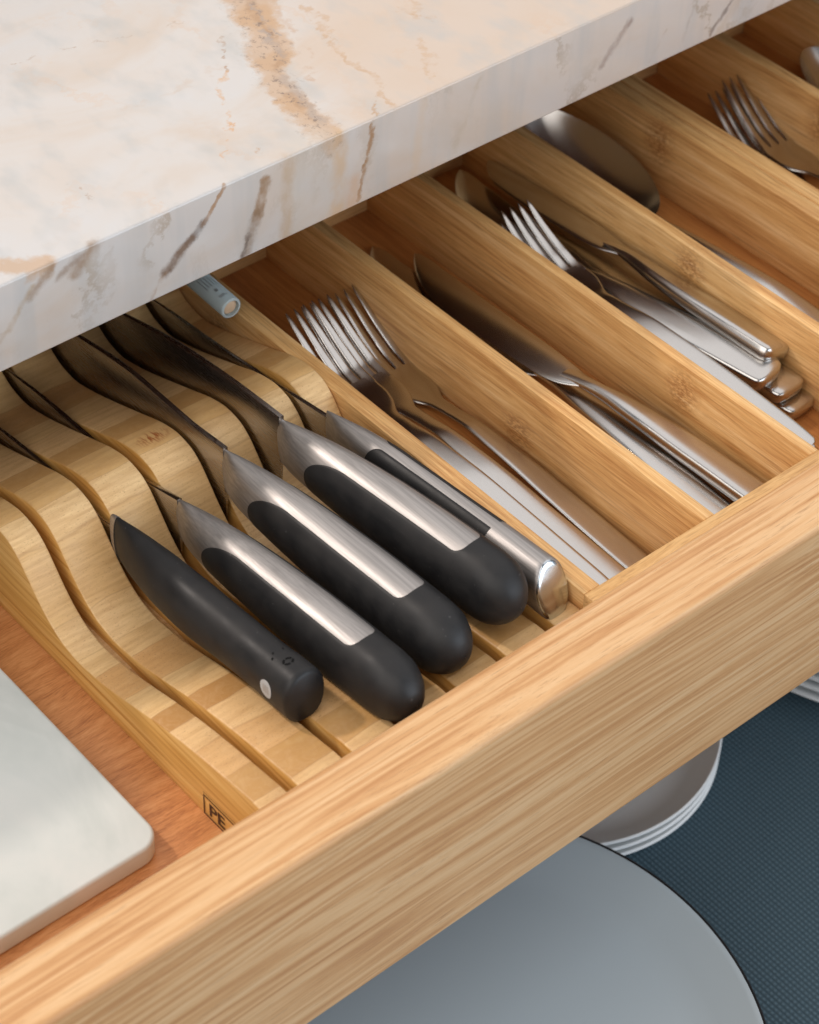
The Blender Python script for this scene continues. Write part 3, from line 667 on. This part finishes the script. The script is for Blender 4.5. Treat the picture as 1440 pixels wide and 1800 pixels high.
# ------------------------------------------------------------------ tube, marble board
def cyl(name, p0, p1, r, mat, parent, r_in=None, n=32, cap=True):
    a, b = Vector(p0), Vector(p1); d = (b-a).normalized(); s = d.cross(Vector((0, 0, 1))).normalized(); u = s.cross(d)
    def ring(P, rr): return [P+s*rr*math.sin(2*math.pi*i/n)+u*rr*math.cos(2*math.pi*i/n) for i in range(n)]
    e = min(.08, r*.3)
    if r_in: rings = [ring(a, r_in), ring(a, r-e*.5), ring(a+d*e*.5, r), ring(b-d*e, r), ring(b, r-e), ring(b, r_in)]; rings.append(ring(a, r_in)); V, F = loft(rings, False, False)
    else: V, F = loft([ring(a, r-e), ring(a+d*e, r), ring(b-d*e, r), ring(b, r-e)])
    return mk(name, V, F, mat, parent)
tb = thing('plastic_tube', (-1.75, 23.3, 5.4), 'short clear plastic tube with tiny print poking out beneath the worktop edge', 'tube')
pa, pb_ = Vector((-1.72, 23.35, 5.42)), Vector((-1.35, 32.5, 5.3))
cyl('tube_wall', pa, pb_, .55, M_TUB, tb, .42)
cyl('inner_core', pa+Vector((0.002, .10, 0)), pb_, .40, mat_plain('tube_core', (.50, .36, .24), .5, .4, .1), tb)
dd = (pb_-pa).normalized(); ss = dd.cross(Vector((0, 0, 1))).normalized(); uu = ss.cross(dd)
V, F = [], []
def tube_patch(l0, l1, a0, a1):
    n = len(V); K = 5
    for i in range(K+1):
        a = math.radians(a0+(a1-a0)*i/K)
        for l in (l0, l1): V.append(tuple(pa+dd*l+(ss*math.sin(a)+uu*math.cos(a))*.556))
    for i in range(K): F.append((n+2*i, n+2*i+1, n+2*i+3, n+2*i+2))
for k_ in range(5): tube_patch(1.35+.05*(k_ % 2), 2.3-.07*k_, -48+k_*16, -43+k_*16)
tube_patch(.9, 1.12, -24, -8); tube_patch(.45, .5, -30, 10); tube_patch(.55, .6, -35, 0)
mk('printed_text', V, F, mat_plain('grey_print', (.30, .33, .34), .5), tb, False)

def rounded_slab(name, x0, x1, y0, y1, z0, z1, r, e, mat, origin):
    def outline(ins):
        out = []
        for cx, cy, a0 in ((x1-r, y0+r, -90), (x1-r, y1-r, 0), (x0+r, y1-r, 90), (x0+r, y0+r, 180)):
            for i in range(13):
                a = math.radians(a0+90*i/12); out.append((cx+(r-ins)*math.cos(a), cy+(r-ins)*math.sin(a)))
        return out
    rings = []
    K = 5
    for i in range(K+1):
        a = math.pi/2*i/K; rings.append([(x, y, z0+e-e*math.cos(math.pi/2-a)*1.0 if False else z0+e*(1-math.sin(a))) for x, y in outline(e*(1-math.cos(a)))][:] if False else [(x, y, z0+e*(1-math.sin(a))) for x, y in outline(e*(1-math.cos(math.pi/2-a)))])
    rings = []
    for i in range(K+1):
        a = math.pi/2*i/K; rings.append([(x, y, z0+e*(1-math.sin(a))) for x, y in outline(e*(1-math.cos(a)))])
    rings = rings[::-1]                                                 # inset bottom -> full side
    for i in range(K+1):
        a = math.pi/2*i/K; rings.append([(x, y, z1-e*(1-math.sin(a))) for x, y in outline(e*(1-math.cos(a)))])
    V, F = loft(rings)
    return mk(name, V, F, mat, None, True, origin)
bd = rounded_slab('marble_board', -45, -20.55, 3.1, 38, -.49, .62, 1.0, .18, M_BRD, (-32, 20, -.49))
tag(bd, 'pale grey-green marble board with rounded corner lying left of the knife block', 'board')

# ------------------------------------------------------------------ plates in the lower drawer
def lathe(prof, cx, cy, z0, n=128, cap=True):
    rings = [[(cx+r*math.cos(2*math.pi*i/n), cy+r*math.sin(2*math.pi*i/n), z0+z) for i in range(n)] for r, z in prof]
    return loft(rings, cap, cap)
def plate(r, cx, cy, z0, label, group, mat, rim=None, h=1.6, coupe=.9):
    t = thing('plate', (cx, cy, z0), label, 'plate', group)
    p = [(.01, .28), (r*.3, .30), (r*.55, .36), (r*.75, .36+coupe*.18), (r*.88, .36+coupe*.5), (r*.97, h-.12), (r*.99, h-.03), (r, h-.07), (r+.02, h-.14), (r*.97, h-.42), (r*.86, .36+coupe*.1), (r*.7, .08), (r*.6, 0), (r*.56, 0), (r*.53, .08), (.01, .08)]
    V, F = lathe(p, cx, cy, z0); mk('dish', V, F, mat, t)
    if rim:
        V, F = lathe([(r*.991, h-.04), (r*.996, h+.008), (r+.008, h-.02), (r+.035, h-.10), (r+.03, h-.2), (r-.02, h-.2), (r*.991, h-.04)], cx, cy, z0, cap=False); mk('rim', V, F, rim, t)
    return t
GB = 'big blue-grey plates stacked in the lower drawer'
for i in range(4):
    plate(14.35, -10.4, -4.3, -21.98+i*1.42, ['bottom plate of the big blue-grey stack under the drawer front', 'second plate from the bottom of the big blue-grey stack', 'third plate of the big blue-grey stack, hidden under the top one', 'large blue-grey plate with thin black rim, top of the stack under the drawer front'][i], GB, M_BIG, M_RIM, 1.55, .5)
GS = 'small white plates stacked in the lower drawer'
for i in range(3):
    plate(9.0, 9.2, 10.0, -21.98+i*.62, ['lowest small white plate behind the large black-rimmed plate', 'middle small white plate of the stack behind the black-rimmed plate', 'top small white plate partly behind the large black-rimmed plate'][i], GS, M_PLT, None, 1.5, .8)
GR = 'white plates stacked at the right of the lower drawer'
for i in range(5):
    plate(13.0, 33.6, 7.9, -21.98+i*.75, ['lowest white plate of the right-hand stack on the blue liner', 'second white plate from the bottom of the right-hand stack', 'third white plate of the right-hand stack', 'fourth white plate of the right-hand stack', 'top white plate of the right-hand stack'][i], GR, M_PLT, None, 1.7, .8)
